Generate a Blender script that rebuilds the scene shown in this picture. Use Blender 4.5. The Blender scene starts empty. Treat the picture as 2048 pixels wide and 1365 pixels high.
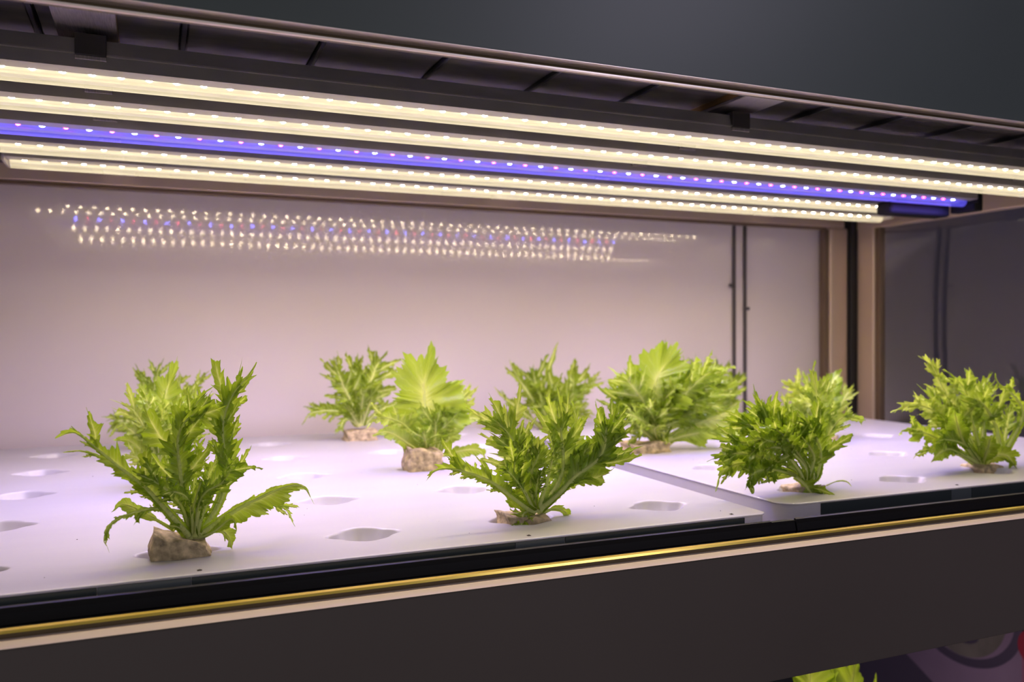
import bpy, bmesh, math, random
from mathutils import Vector, Matrix
S = bpy.context.scene
COL = S.collection
PI = math.pi

# ------------------------------------------------------------------ camera
FPX = 1690.93
YAW, PITCH, ROLL = 0.39861893, -0.01006506, -0.0033409
CAM = Vector((0, 0, 0.2))
_fw = Vector((math.sin(YAW)*math.cos(PITCH), math.cos(YAW)*math.cos(PITCH), math.sin(PITCH)))
_r = Vector((math.cos(YAW), -math.sin(YAW), 0)); _u = _r.cross(_fw)
_r2 = _r*math.cos(ROLL)+_u*math.sin(ROLL); _u2 = -_r*math.sin(ROLL)+_u*math.cos(ROLL)
cd = bpy.data.cameras.new('camera'); cam = bpy.data.objects.new('camera', cd); COL.objects.link(cam)
cam.matrix_world = Matrix(((_r2.x, _u2.x, -_fw.x, CAM.x), (_r2.y, _u2.y, -_fw.y, CAM.y), (_r2.z, _u2.z, -_fw.z, CAM.z), (0, 0, 0, 1)))
cd.sensor_width = 36; cd.lens = FPX/2048*36; cd.clip_start = .02
cd.dof.use_dof = True; cd.dof.focus_distance = 0.84; cd.dof.aperture_fstop = 5.6
S.camera = cam
def ray(px, py): return _r2*((px-1024)/FPX) - _u2*((py-682.5)/FPX) + _fw
def at(px, py, y):                      # the point at depth y that the photograph shows at a pixel
    d = ray(px, py); return CAM + d*(y/d.y)
def mpp(p): return (p-CAM).dot(_fw)/FPX  # metres per pixel there

# ------------------------------------------------------------------ light, exposure
S.view_settings.view_transform = 'Standard'; S.view_settings.look = 'None'
S.view_settings.gamma = 1; S.view_settings.use_curve_mapping = False
S.view_settings.exposure = 0.0
w = bpy.data.worlds.new('room_dimness'); S.world = w; w.use_nodes = True
w.node_tree.nodes['Background'].inputs[0].default_value = (.67, .65, .66, 1)
w.node_tree.nodes['Background'].inputs[1].default_value = .45
def area(name, loc, rot, size, sy, power, col):
    l = bpy.data.lights.new(name, 'AREA'); l.shape = 'RECTANGLE'; l.size = size; l.size_y = sy; l.energy = power; l.color = col
    o = bpy.data.objects.new(name, l); COL.objects.link(o); o.location = loc; o.rotation_euler = rot; return o
area('room_lamp', (1.53, -1.1, 1.36), (Vector((-1.13, 1.8, -.86))).to_track_quat('-Z', 'Y').to_euler(), .5, .35, 8, (.82, .76, 1))
S.cycles.max_bounces = 8; S.cycles.diffuse_bounces = 4; S.cycles.transparent_max_bounces = 16
S.cycles.sample_clamp_indirect = 6
S.cycles.use_adaptive_sampling = False; S.cycles.light_sampling_threshold = 0

# ------------------------------------------------------------------ materials
def new_mat(name):
    m = bpy.data.materials.new(name); m.use_nodes = True; nt = m.node_tree
    return m, nt, nt.nodes['Principled BSDF'], nt.nodes['Material Output']
def mat(name, col, rough=.5, metal=0., spec=.5, noise=0., nscale=40., stretch=(1, 1, 1), coat=0., bump=0., emis=None, es=0.):
    m, nt, b, out = new_mat(name)
    b.inputs['Base Color'].default_value = (*col, 1); b.inputs['Roughness'].default_value = rough
    b.inputs['Metallic'].default_value = metal; b.inputs['Specular IOR Level'].default_value = spec
    b.inputs['Coat Weight'].default_value = coat; b.inputs['Coat Roughness'].default_value = .03
    if emis: b.inputs['Emission Color'].default_value = (*emis, 1); b.inputs['Emission Strength'].default_value = es
    if noise or bump:
        tc = nt.nodes.new('ShaderNodeTexCoord'); mp = nt.nodes.new('ShaderNodeMapping'); mp.inputs['Scale'].default_value = stretch
        n = nt.nodes.new('ShaderNodeTexNoise'); n.inputs['Scale'].default_value = nscale; n.inputs['Detail'].default_value = 5
        nt.links.new(tc.outputs['Object'], mp.inputs[0]); nt.links.new(mp.outputs[0], n.inputs[0])
        if noise:
            r = nt.nodes.new('ShaderNodeValToRGB')
            r.color_ramp.elements[0].position = .3; r.color_ramp.elements[1].position = .7
            r.color_ramp.elements[0].color = (*[c*(1-noise) for c in col], 1); r.color_ramp.elements[1].color = (*[min(1, c*(1+noise)) for c in col], 1)
            nt.links.new(n.outputs[0], r.inputs[0]); nt.links.new(r.outputs[0], b.inputs['Base Color'])
        if bump:
            bp = nt.nodes.new('ShaderNodeBump'); bp.inputs['Strength'].default_value = bump; bp.inputs['Distance'].default_value = .002
            nt.links.new(n.outputs[0], bp.inputs['Height']); nt.links.new(bp.outputs[0], b.inputs['Normal'])
    return m
MT = {}
MT['tray'] = mat('white_tray_plastic', (.68, .665, .70), .30, noise=.03, nscale=6, stretch=(1, 6, 1), coat=.25)
def translucent(m, f, col):
    nt = m.node_tree; b = nt.nodes['Principled BSDF']; out = nt.nodes['Material Output']
    t = nt.nodes.new('ShaderNodeBsdfTranslucent'); t.inputs[0].default_value = (*col, 1)
    mx = nt.nodes.new('ShaderNodeMixShader'); mx.inputs[0].default_value = f
    nt.links.new(b.outputs[0], mx.inputs[1]); nt.links.new(t.outputs[0], mx.inputs[2]); nt.links.new(mx.outputs[0], out.inputs[0])
translucent(MT['tray'], .30, (.9, .86, .92))
MT['fascia'] = mat('dark_powder_coat', (.072, .090, .085), .42, noise=.10, nscale=3, bump=.02)
MT['fascia_low'] = mat('brown_black_powder_coat', (.112, .088, .078), .42, noise=.08, nscale=3, bump=.02)
MT['gold'] = mat('champagne_anodised_metal', (.80, .66, .57), .34, metal=.1)
MT['gold_dark'] = mat('dark_bronze_groove', (.13, .095, .05), .4, metal=.3)  # shade inside the trim groove, put into a darker colour
MT['gold_yellow'] = mat('polished_brass_line', (.85, .62, .10), .25, metal=.5)
MT['frame'] = mat('champagne_frame', (.62, .49, .37), .38, metal=.45)
MT['frame_dark'] = mat('bronze_frame_step', (.20, .14, .09), .4, metal=.5)
MT['black'] = mat('black_gloss_acrylic', (.007, .007, .009), .5, spec=.18)
MT['gasket'] = mat('black_rubber_gasket', (.012, .012, .014), .5)
MT['edge_film'] = mat('smoked_edge_film', (.04, .05, .052), .25)
MT['panel'] = mat('white_acrylic_back_panel', (.62, .555, .56), .33, noise=.015, nscale=4, coat=.22, spec=.3)
MT['seam'] = mat('grey_seam_strip', (.09, .08, .085), .4, metal=.3)
MT['tile'] = mat('dark_ceiling_plastic', (.15, .138, .150), .20, noise=.25, nscale=9, stretch=(1, 4, 1), bump=.03)
MT['grid'] = mat('ceiling_grid_strip', (.05, .05, .06), .3)
MT['brushed'] = mat('brushed_steel', (.50, .46, .46), .36, metal=.75, noise=.25, nscale=60, stretch=(30, 1, 1), bump=.15)
MT['bronze_side'] = mat('bronze_channel_side', (.32, .19, .07), .4, metal=.5)
MT['housing'] = mat('lamp_grey_aluminium', (.36, .335, .315), .36, metal=.3, noise=.06, nscale=20)
MT['clip'] = mat('lamp_clip_brown', (.045, .038, .036), .45)
_unused = mat('lit_frosted_lens_warm', (.16, .155, .13), .45, noise=.15, nscale=30, stretch=(1, 12, 1), emis=(1, .80, .46), es=.60)
_unused2 = mat('lit_frosted_lens_blue', (.06, .06, .12), .4, emis=(.10, .08, .95), es=.75)
WD = 165
MT['diode_white'] = mat('white_diode', (1, .9, .7), .5, emis=(1, .80, .52), es=WD)
MT['diode_blue'] = mat('blue_diode', (.2, .2, 1), .5, emis=(.10, .13, 1), es=WD*1.7)
MT['diode_red'] = mat('red_diode', (1, .1, .2), .5, emis=(1, .02, .12), es=WD*.7)
MT['driver'] = mat('lamp_driver_black', (.010, .010, .012), .7, spec=.08)
MT['foam'] = mat('tan_growing_sponge', (.44, .35, .20), .95, noise=.55, nscale=130, bump=1.)
MT['wall_room'] = mat('room_wall_mauve_grey', (.34, .30, .38), .8, noise=.12, nscale=1.2, stretch=(1, 1, .3))
MT['room'] = mat('room_dark_paint', (.10, .10, .11), .8)
MT['speck'] = mat('dark_grit', (.03, .02, .02), .8)

def glass_mat(name, tint=(1, 1, 1), f=1.0, rough=0.015):
    m = bpy.data.materials.new(name); m.use_nodes = True; nt = m.node_tree; nt.nodes.clear()
    o = nt.nodes.new('ShaderNodeOutputMaterial'); mx = nt.nodes.new('ShaderNodeMixShader')
    t = nt.nodes.new('ShaderNodeBsdfTransparent'); t.inputs[0].default_value = (*tint, 1)
    g = nt.nodes.new('ShaderNodeBsdfGlossy'); g.inputs['Roughness'].default_value = rough
    fr = nt.nodes.new('ShaderNodeFresnel'); fr.inputs[0].default_value = 1.45
    mu = nt.nodes.new('ShaderNodeMath'); mu.operation = 'MULTIPLY'; mu.inputs[1].default_value = f
    nt.links.new(fr.outputs[0], mu.inputs[0]); nt.links.new(mu.outputs[0], mx.inputs[0])
    nt.links.new(t.outputs[0], mx.inputs[1]); nt.links.new(g.outputs[0], mx.inputs[2]); nt.links.new(mx.outputs[0], o.inputs[0])
    return m
def lens_mat(name, col, e, clear=.86, df=.004):
    m = bpy.data.materials.new(name); m.use_nodes = True; nt = m.node_tree; nt.nodes.clear(); L = nt.links
    o = nt.nodes.new('ShaderNodeOutputMaterial')
    t = nt.nodes.new('ShaderNodeBsdfTransparent'); t.inputs[0].default_value = (clear, clear, clear, 1)
    em = nt.nodes.new('ShaderNodeEmission'); em.inputs[0].default_value = (*col, 1)
    tc = nt.nodes.new('ShaderNodeTexCoord'); mp = nt.nodes.new('ShaderNodeMapping'); mp.inputs['Scale'].default_value = (1, 14, 14)
    n = nt.nodes.new('ShaderNodeTexNoise'); n.inputs['Scale'].default_value = 22
    L.new(tc.outputs['Object'], mp.inputs[0]); L.new(mp.outputs[0], n.inputs[0])
    mr = nt.nodes.new('ShaderNodeMapRange'); mr.inputs[1].default_value = .3; mr.inputs[2].default_value = .7; mr.inputs[3].default_value = e*.8; mr.inputs[4].default_value = e*1.2
    L.new(n.outputs[0], mr.inputs[0]); L.new(mr.outputs[0], em.inputs[1])
    d = nt.nodes.new('ShaderNodeBsdfDiffuse'); d.inputs[0].default_value = (df, df, df, 1)
    a1 = nt.nodes.new('ShaderNodeAddShader'); a2 = nt.nodes.new('ShaderNodeAddShader')
    L.new(t.outputs[0], a1.inputs[0]); L.new(em.outputs[0], a1.inputs[1]); L.new(a1.outputs[0], a2.inputs[0]); L.new(d.outputs[0], a2.inputs[1]); L.new(a2.outputs[0], o.inputs[0])
    return m
MT['lens'] = lens_mat('frosted_lens_warm', (1, .85, .54), .34, df=.010)
MT['lens_blue'] = lens_mat('frosted_lens_blue', (.13, .11, 1.), .33, df=.008)
MT['glass'] = glass_mat('clear_end_glass', (.86, .86, .92))
def gloss_panel(name, base, f, rough):
    # white board behind a clear front sheet: diffuse + sharp reflection
    m, nt, b, out = new_mat(name)
    b.inputs['Base Color'].default_value = (*base, 1); b.inputs['Roughness'].default_value = .5; b.inputs['Specular IOR Level'].default_value = .12
    g = nt.nodes.new('ShaderNodeBsdfGlossy'); g.inputs['Roughness'].default_value = rough
    fr = nt.nodes.new('ShaderNodeFresnel'); fr.inputs[0].default_value = 1.5
    mu = nt.nodes.new('ShaderNodeMath'); mu.operation = 'MULTIPLY'; mu.inputs[1].default_value = f
    mx = nt.nodes.new('ShaderNodeMixShader')
    nt.links.new(fr.outputs[0], mu.inputs[0]); nt.links.new(mu.outputs[0], mx.inputs[0])
    nt.links.new(b.outputs[0], mx.inputs[1]); nt.links.new(g.outputs[0], mx.inputs[2]); nt.links.new(mx.outputs[0], out.inputs[0])
    return m
MT['panel'] = gloss_panel('white_back_panel_under_clear_sheet', (.67, .60, .60), 1.35, .035)

def leaf_mat():
    m, nt, b, out = new_mat('lettuce_leaf')
    N = nt.nodes; L = nt.links
    uv = N.new('ShaderNodeUVMap'); uv.uv_map = 'UVMap'; sp = N.new('ShaderNodeSeparateXYZ'); L.new(uv.outputs[0], sp.inputs[0])
    def math_(op, a, b_=None, c=None):
        n = N.new('ShaderNodeMath'); n.operation = op
        for i, x in enumerate((a, b_, c)):
            if x is None: continue
            if isinstance(x, (int, float)): n.inputs[i].default_value = x
            else: L.new(x, n.inputs[i])
        return n.outputs[0]
    tc = N.new('ShaderNodeTexCoord'); no = N.new('ShaderNodeTexNoise'); no.inputs['Scale'].default_value = 60; no.inputs['Detail'].default_value = 3
    L.new(tc.outputs['Object'], no.inputs[0])
    av = math_('ABSOLUTE', sp.outputs[1])
    # lateral veins run out along constant u
    ph = math_('ADD', math_('MULTIPLY', sp.outputs[0], 118.), math_('MULTIPLY', no.outputs[0], 5.))
    wv = math_('ABSOLUTE', math_('SINE', ph))
    vein = math_('MULTIPLY', math_('POWER', math_('SUBTRACT', 1, wv), 5.), math_('SUBTRACT', 1.0, math_('MULTIPLY', av, .75)))
    rib = math_('POWER', math_('SUBTRACT', 1, math_('MINIMUM', math_('MULTIPLY', av, 2.6), 1)), 2.2)
    oi = N.new('ShaderNodeObjectInfo')
    n2 = N.new('ShaderNodeTexNoise'); n2.inputs['Scale'].default_value = 22; L.new(tc.outputs['Object'], n2.inputs[0])
    def mixc(f, a, b_, t='MIX'):
        n = N.new('ShaderNodeMix'); n.data_type = 'RGBA'; n.blend_type = t
        if isinstance(f, (int, float)): n.inputs[0].default_value = f
        else: L.new(f, n.inputs[0])
        for i, x in ((6, a), (7, b_)):
            if isinstance(x, tuple): n.inputs[i].default_value = (*x, 1)
            else: L.new(x, n.inputs[i])
        return n.outputs[2]
    blade = mixc(n2.outputs[0], (.17, .31, .016), (.33, .47, .03))
    blade = mixc(math_('MULTIPLY', math_('SUBTRACT', 1, av), .6), blade, (.46, .60, .10))
    blade = mixc(1.0, blade, oi.outputs['Color'], 'MULTIPLY')
    c = mixc(math_('MULTIPLY', vein, .8), blade, (.60, .70, .24))
    c = mixc(rib, c, (.86, .92, .34))
    L.new(c, b.inputs['Base Color']); b.inputs['Roughness'].default_value = .36; b.inputs['Specular IOR Level'].default_value = .5
    bp = N.new('ShaderNodeBump'); bp.inputs['Strength'].default_value = .6; bp.inputs['Distance'].default_value = .0012
    L.new(vein, bp.inputs['Height']); L.new(bp.outputs[0], b.inputs['Normal'])
    tr = N.new('ShaderNodeBsdfTranslucent'); L.new(mixc(1.0, c, (1., 1.0, .55), 'MULTIPLY'), tr.inputs[0])
    mx = N.new('ShaderNodeMixShader'); mx.inputs[0].default_value = .42
    L.new(b.outputs[0], mx.inputs[1]); L.new(tr.outputs[0], mx.inputs[2]); L.new(mx.outputs[0], out.inputs[0])
    return m
MT['leaf'] = leaf_mat()

# ------------------------------------------------------------------ helpers
def mesh_obj(name, verts, faces, m, parent=None, smooth=False, uvs=None, mats=None, fm=None):
    me = bpy.data.meshes.new(name); me.from_pydata([tuple(v) for v in verts], [], faces)
    for x in (mats or [m]): me.materials.append(MT[x] if isinstance(x, str) else x)
    if fm: me.polygons.foreach_set('material_index', fm)
    if uvs:
        ul = me.uv_layers.new(name='UVMap'); flat = []
        for l in me.loops: flat += uvs[l.vertex_index]
        ul.data.foreach_set('uv', flat)
    if smooth: me.polygons.foreach_set('use_smooth', [True]*len(me.polygons))
    me.update()
    o = bpy.data.objects.new(name, me); COL.objects.link(o)
    if parent: o.parent = parent
    return o
def bevel_box(name, lo, hi, m, parent=None, b=.001, seg=2):
    bm = bmesh.new(); bmesh.ops.create_cube(bm, size=1)
    for v in bm.verts:
        v.co = Vector([lo[i] + (hi[i]-lo[i])*(v.co[i]+.5) for i in range(3)])
    if b: bmesh.ops.bevel(bm, geom=list(bm.edges), offset=b, segments=seg, affect='EDGES', profile=.5)
    me = bpy.data.meshes.new(name); bm.to_mesh(me); bm.free(); me.materials.append(MT[m])
    o = bpy.data.objects.new(name, me); COL.objects.link(o)
    if parent: o.parent = parent
    return o
def extrude_x(name, prof, x0, x1, m, parent=None, smooth=False):
    """closed (y, z) profile swept along x, capped"""
    n = len(prof); V = [(x0, y, z) for y, z in prof] + [(x1, y, z) for y, z in prof]
    F = [(i, (i+1) % n, n+(i+1) % n, n+i) for i in range(n)] + [tuple(range(n))[::-1], tuple(range(n, 2*n))]
    o = mesh_obj(name, V, F, m, parent)
    bm = bmesh.new(); bm.from_mesh(o.data); bmesh.ops.recalc_face_normals(bm, faces=bm.faces); bm.to_mesh(o.data); bm.free()
    return o
def empty(name, loc, label, cat, group=None):
    o = bpy.data.objects.new(name, None); COL.objects.link(o); o.location = loc; o.empty_display_size = .02
    o['label'] = label; o['category'] = cat
    if group: o['group'] = group
    return o
def tag(o, label, cat, group=None):
    o['label'] = label; o['category'] = cat
    if group: o['group'] = group
    return o

# ------------------------------------------------------------------ the room around the rack
def struct(o): o['kind'] = 'structure'; return o
struct(bevel_box('floor', (-3, -2.5, -1.25), (4, 3.2, -1.2), 'room', b=0))
struct(bevel_box('ceiling', (-3, -2.5, 2.3), (4, 3.2, 2.35), 'room', b=0))
struct(bevel_box('wall_back', (-3, 3.2, -1.25), (4, 3.25, 2.35), 'wall_room', b=0))
struct(bevel_box('wall_right', (2.55, -2.5, -1.2), (2.6, 3.2, 2.3), 'wall_room', b=0))

# ------------------------------------------------------------------ the growing rack
X0, X1 = -.46, 1.72          # rack ends
YF, YB = .70, 1.73           # front face, back panel
rack = empty('growing_rack', (0.6, 1.2, -1.2), 'tall dark indoor growing rack with champagne metal trims, white back panel and glass end', 'rack')
rack_inv = Matrix.Translation(-rack.location)
def R(o): o.parent = rack; o.matrix_parent_inverse = rack_inv; return o

# top fascia with its trim
R(bevel_box('top_fascia', (X0, YF, .451), (X1, YF+.012, 1.2), 'fascia', b=.001))
MT['gold_under'] = mat('champagne_polished_edge', (.95, .82, .74), .34, metal=.5)
R(extrude_x('trim_light_band', [(YF-.0085, .4485), (YF-.0085, .4480), (YF+.0020, .4465), (YF+.008, .4465), (YF+.008, .4508), (YF-.0005, .4508), (YF-.0005, .4490)], X0, X1, 'gold_under'))
R(extrude_x('trim_groove', [(YF+.003, .4464), (YF+.012, .4464), (YF+.012, .4431), (YF+.003, .4431)], X0, X1, 'gold_dark'))
R(extrude_x('trim_lip', [(YF-.0005, .4430), (YF+.0040, .4430), (YF+.0035, .4415), (YF-.0005, .4415)], X0, X1, 'gold_under'))
# bottom fascia with its trim
R(bevel_box('bottom_fascia', (X0, YF, -.163), (X1, YF+.012, -.0255), 'fascia_low', b=.0008))
R(extrude_x('trim_light_band', [(YF-.003, -.0258), (YF+.009, -.0258), (YF+.009, -.0222), (YF+.0025, -.0222)], X0, X1, 'gold'))
R(extrude_x('trim_groove', [(YF+.0090, -.0222), (YF+.012, -.0222), (YF+.012, -.0178), (YF+.0085, -.0178)], X0, X1, 'gold_dark'))
R(extrude_x('trim_brass_line', [(YF+.0068, -.0178), (YF+.014, -.0178), (YF+.014, -.0158), (YF+.0078, -.0158)], X0, X1, 'gold_yellow'))
# ledges of black acrylic in front of the trays, two long pieces and a joint
def ledge(name, xa, xb, dz=0., dy=0.):
    return R(extrude_x(name, [(.7395+dy, -.0080+dz), (.7425+dy, -.0072+dz), (.746, -.0120), (.750, -.032), (.80, -.032), (.80, -.05), (.712, -.05), (.712, -.034), (.736+dy, -.031), (.7385+dy, -.022), (.737+dy, -.0205), (.739+dy, -.0125)], xa, xb, 'black'))
ledge('front_ledge', X0, .6185)
ledge('ledge_joint', .6192, .6515, -.0012, .0015)
ledge('front_ledge', .6525, X1)
R(bevel_box('shelf_deck', (X0, .80, -.07), (X1-.03, YB+.02, -.045), 'black', b=.001))

# back: white panels, dark seam strips with small fixings, champagne frame
def panel(xa, xb, curve=True):
    zs = [-.05 + .62*i/60 for i in range(61)]
    def yy(z):
        d = z-.37
        return YB - (d*d/3.4 if z > .30 else (.07*.07/3.4)) + .0014
    xs = [xa+(xb-xa)*i/8 for i in range(9)]
    V = [(x, yy(z), z) for z in zs for x in xs] + [(x, YB+.03, z) for z in (zs[0], zs[-1]) for x in xs]
    F = [(j*9+i, j*9+i+1, (j+1)*9+i+1, (j+1)*9+i) for j in range(60) for i in range(8)]
    F += [(61*9+i, 61*9+i+1, 62*9+i+1, 62*9+i) for i in range(8)]
    return R(mesh_obj('back_panel', V, F, 'panel', smooth=True))
panel(X0+.03, 1.325); panel(1.328, 1.358); panel(1.361, 1.62)
for x, wd in ((1.3265, .0065), (1.3595, .0065)):
    s = R(bevel_box('seam_strip', (x-wd/2, YB-.009, -.045), (x+wd/2, YB-.002, .475), 'seam', b=.001))
for x, z in ((1.3165, .315), (1.3595, .258)):
    R(bevel_box('seam_fixing', (x-.010, YB-.013, z-.004), (x+.010, YB-.009, z+.004), 'seam', b=.002))
R(bevel_box('back_rail', (X0, YB-.030, .4705), (1.66, YB-.006, .50), 'frame', b=.002))
R(bevel_box('back_rail_lip', (X0, YB-.024, .4640), (1.605, YB-.006, .4700), 'frame_dark', b=.001))
R(bevel_box('back_stile_step', (1.597, YB-.024, -.045), (1.612, YB-.006, .4638), 'frame_dark', b=.001))
R(bevel_box('back_stile', (1.6125, YB-.030, -.045), (1.672, YB-.006, .4700), 'frame', b=.006, seg=4))
R(bevel_box('corner_gasket', (1.673, YB-.040, -.045), (1.70, YB-.014, .50), 'gasket', b=.003))
R(bevel_box('end_stile', (1.690, 1.632, -.045), (1.715, 1.6895, .4700), 'frame', b=.006, seg=4))
R(bevel_box('end_stile_step', (1.694, 1.617, -.045), (1.715, 1.6315, .4638), 'frame_dark', b=.001))
R(bevel_box('end_rail', (1.690, .72, .4640), (1.715, 1.6895, .515), 'frame', b=.003))
# end glass, very slightly bowed as the photograph's reflections show
ny, V, F = 40, [], []
for i in range(ny+1):
    y = .72+(1.632-.72)*i/ny
    for k in range(25):
        z = -.05+.54*k/24
        V.append((1.703+.010*math.sin(PI*(z+.05)/.54)*math.sin(PI*(y-.72)/.912), y, z))
for i in range(ny):
    for k in range(24): F.append((i*25+k, (i+1)*25+k, (i+1)*25+k+1, i*25+k+1))
R(mesh_obj('end_glass', V, F, 'glass', smooth=True))
# left end panel (just outside the picture)
R(bevel_box('left_end_panel', (X0, .72, -.05), (X0+.02, YB, .50), 'frame_dark', b=.001))

# ceiling of the bay: dark tiles in a grid, cross channels
tp, ZC = .1327, .500
xs = [.028 + tp*k for k in range(-4, 13)]
ys = [.715, .862, 1.045, 1.228, 1.411, 1.594, 1.725]
beams = [(-.085, -.032), (.668, .728), (1.365, 1.425)]
tile_me = None
for xa, xb in zip(xs[:-1], xs[1:]):
    for ya, yb in zip(ys[:-1], ys[1:]):
        if xb > 1.69: continue
        o = R(bevel_box('ceiling_tile', (xa+.003, ya+.003, ZC), (xb-.003, yb-.003, ZC+.006), 'tile', b=.0015, seg=1))
for x in xs[1:-1]:
    R(bevel_box('tile_rib', (x-.0022, .715, ZC-.0045), (x+.0022, 1.725, ZC+.002), 'grid', b=.0008, seg=1))
for y in ys[1:-1]:
    R(bevel_box('tile_rib', (X0+.02, y-.002, ZC-.003), (1.69, y+.002, ZC+.003), 'grid', b=.0008, seg=1))
R(bevel_box('bay_top', (X0, .712, ZC+.012), (X1, YB+.03, ZC+.03), 'black', b=0))
for xa, xb in beams:
    R(bevel_box('cross_channel', (xa, .714, .4885), (xb, 1.70, .4925), 'brushed', b=.0006))
    for x in (xa, xb-.003):
        R(bevel_box('channel_side', (x, .714, .4930), (x+.003, 1.70, ZC+.010), 'bronze_side', b=.0005))

# ------------------------------------------------------------------ planting trays
def star(th, s=1.):
    cx, cy = math.cos(th)**2, math.sin(th)**2
    return s*(.0225 + .0150*cx**6 + .0075*cy**3 + .0045*(4*cx*cy)**2)
def tray(name, xa, xb, ya, yb, cols, rows, label, corner, z=0.):
    root = empty(name, (xa, ya, z-.045), label, 'tray', 'white planting trays')
    ox, oy, oz = root.location
    px, py = .1716, .1854
    V, F = [], []
    xsn = [c-px/2 for c in cols]+[cols[-1]+px/2]; ysn = [r-py/2 for r in rows]+[rows[-1]+py/2]
    mg = corner*.3+.0035
    xsn[0] = max(xsn[0], xa+mg); xsn[-1] = min(xsn[-1], xb-mg); ysn[0] = max(ysn[0], ya+mg); ysn[-1] = min(ysn[-1], yb-mg)
    N = 64
    for ci, cx in enumerate(cols):
        for ri, cy in enumerate(rows):
            ex = (cx-xsn[ci], xsn[ci+1]-cx); ey = (cy-ysn[ri], ysn[ri+1]-cy)
            ring = []
            pts = []
            for k in range(N):
                a = 2*PI*k/N
                ca, sa = math.cos(a), math.sin(a)
                t = min(ex[ca > 0]/max(1e-9, abs(ca)), ey[sa > 0]/max(1e-9, abs(sa)))
                pts.append((ca, sa, t, star(a), a))
            # make the outer ring pass through cell corners
            rings = []
            prof = [('o', 0), (1.10, 0), (1.035, -.0001), (1.0, -.0007), (.965, -.0021), (.92, -.0046), (.84, -.0085), (.74, -.0125), (.64, -.0165), (.60, -.027), (.35, -.030)]
            for pr_, dz in prof:
                st = len(V)
                for ca, sa, t, rr, a in pts:
                    if pr_ == 'o': r_ = t
                    else:
                        r_ = rr*pr_
                        if pr_ < .66: r_ = min(r_, .0205)*(1 if pr_ > .5 else .6)
                    V.append((cx+ca*r_-ox, cy+sa*r_-oy, z+dz-oz))
                rings.append(st)
            for a_, b_ in zip(rings[:-1], rings[1:]):
                for k in range(N): F.append((a_+k, a_+(k+1) % N, b_+(k+1) % N, b_+k))
            F.append(tuple(rings[-1]+k for k in range(N)))
            # cell corners
            for sx, sy in ((1, 1), (-1, 1), (-1, -1), (1, -1)):
                hx, hy = ex[sx > 0], ey[sy > 0]
                a = math.atan2(sy*hy, sx*hx) % (2*PI); k = int(a/(2*PI)*N)
                c = len(V); V.append((cx+sx*hx-ox, cy+sy*hy-oy, z-oz))
                F.append((rings[0]+k, c, rings[0]+(k+1) % N))
    # border: rounded outline around the block of cells, with a rolled lip
    bx0, bx1, by0, by1 = xsn[0], xsn[-1], ysn[0], ysn[-1]
    def outline(off, zz, M=12):
        pts = []
        rc = max(.002, corner-off)
        for (cx_, cy_, a0) in ((xb, yb, 0), (xa, yb, 90), (xa, ya, 180), (xb, ya, 270)):
            sx = 1 if cx_ == xb else -1; sy = 1 if cy_ == yb else -1
            ccx, ccy = cx_-sx*(corner), cy_-sy*(corner)
            for m_ in range(M+1):
                a = math.radians(a0+90*m_/M); pts.append((ccx+math.cos(a)*rc-ox, ccy+math.sin(a)*rc-oy, zz-oz))
        return pts
    M = 12
    o0 = len(V)
    inner = []
    for (ix, iy) in ((bx1, by1), (bx0, by1), (bx0, by0), (bx1, by0)):
        for m_ in range(M+1): inner.append((ix-ox, iy-oy, z-oz))
    base_i = len(V); V += [inner[0], inner[M+1], inner[2*(M+1)], inner[3*(M+1)]]
    loops = []
    for off, dz in ((.0030, 0), (.0012, -.0001), (.0003, -.0005), (0, -.0012), (.0003, -.0019), (.0012, -.0023), (.005, -.0023)):
        st = len(V); V += outline(off, z+dz, M); loops.append(st)
    n = 4*(M+1)
    for q in range(4):
        for m_ in range(M): F.append((base_i+q, loops[0]+q*(M+1)+m_, loops[0]+q*(M+1)+m_+1))
        nq = (q+1) % 4
        F.append((base_i+q, loops[0]+q*(M+1)+M, loops[0]+(nq*(M+1)) % n, base_i+nq))
    for a_, b_ in zip(loops[:-1], loops[1:]):
        for k in range(n): F.append((a_+k, b_+k, b_+(k+1) % n, a_+(k+1) % n))
    deck = mesh_obj('tray_deck', V, F, 'tray', root, smooth=True)
    bm = bmesh.new(); bm.from_mesh(deck.data); bmesh.ops.remove_doubles(bm, verts=bm.verts, dist=1e-6)
    bmesh.ops.recalc_face_normals(bm, faces=bm.faces); bm.to_mesh(deck.data); bm.free()
    deck.data.polygons.foreach_set('use_smooth', [abs(p.center.x+ox-(xa+xb)/2) < (bx1-bx0)/2 and abs(p.center.y+oy-(ya+yb)/2) < max(by1-(ya+yb)/2, (ya+yb)/2-by0) and by0 < p.center.y+oy < by1 for p in deck.data.polygons])
    # skirt
    V, F = [], []
    lo = []
    for off, dz in ((.0022, -.0022), (.0020, -.036), (.006, -.0450)):
        st = len(V); V += outline(off, z+dz, M); lo.append(st)
    for a_, b_ in zip(lo[:-1], lo[1:]):
        for k in range(n): F.append((a_+k, b_+k, b_+(k+1) % n, a_+(k+1) % n))
    mesh_obj('tray_skirt', V, F, 'tray', root, smooth=True)
    return root
rowsY = [.8309+.1854*j for j in range(5)]
trA = tray('planting_tray', -.412, .622, .748, 1.700, [-.1542+.1716*i for i in range(-1, 5)][0:5+1], rowsY, 'long white planting tray with many empty holes, in the left two thirds of the bay', .012)
trB = tray('planting_tray', .668, 1.500, .775, 1.700, [.757+.1716*i for i in range(4)], [r+.016 for r in rowsY], 'white planting tray at the right with rounded front corner beside the glass end', .026)
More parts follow.
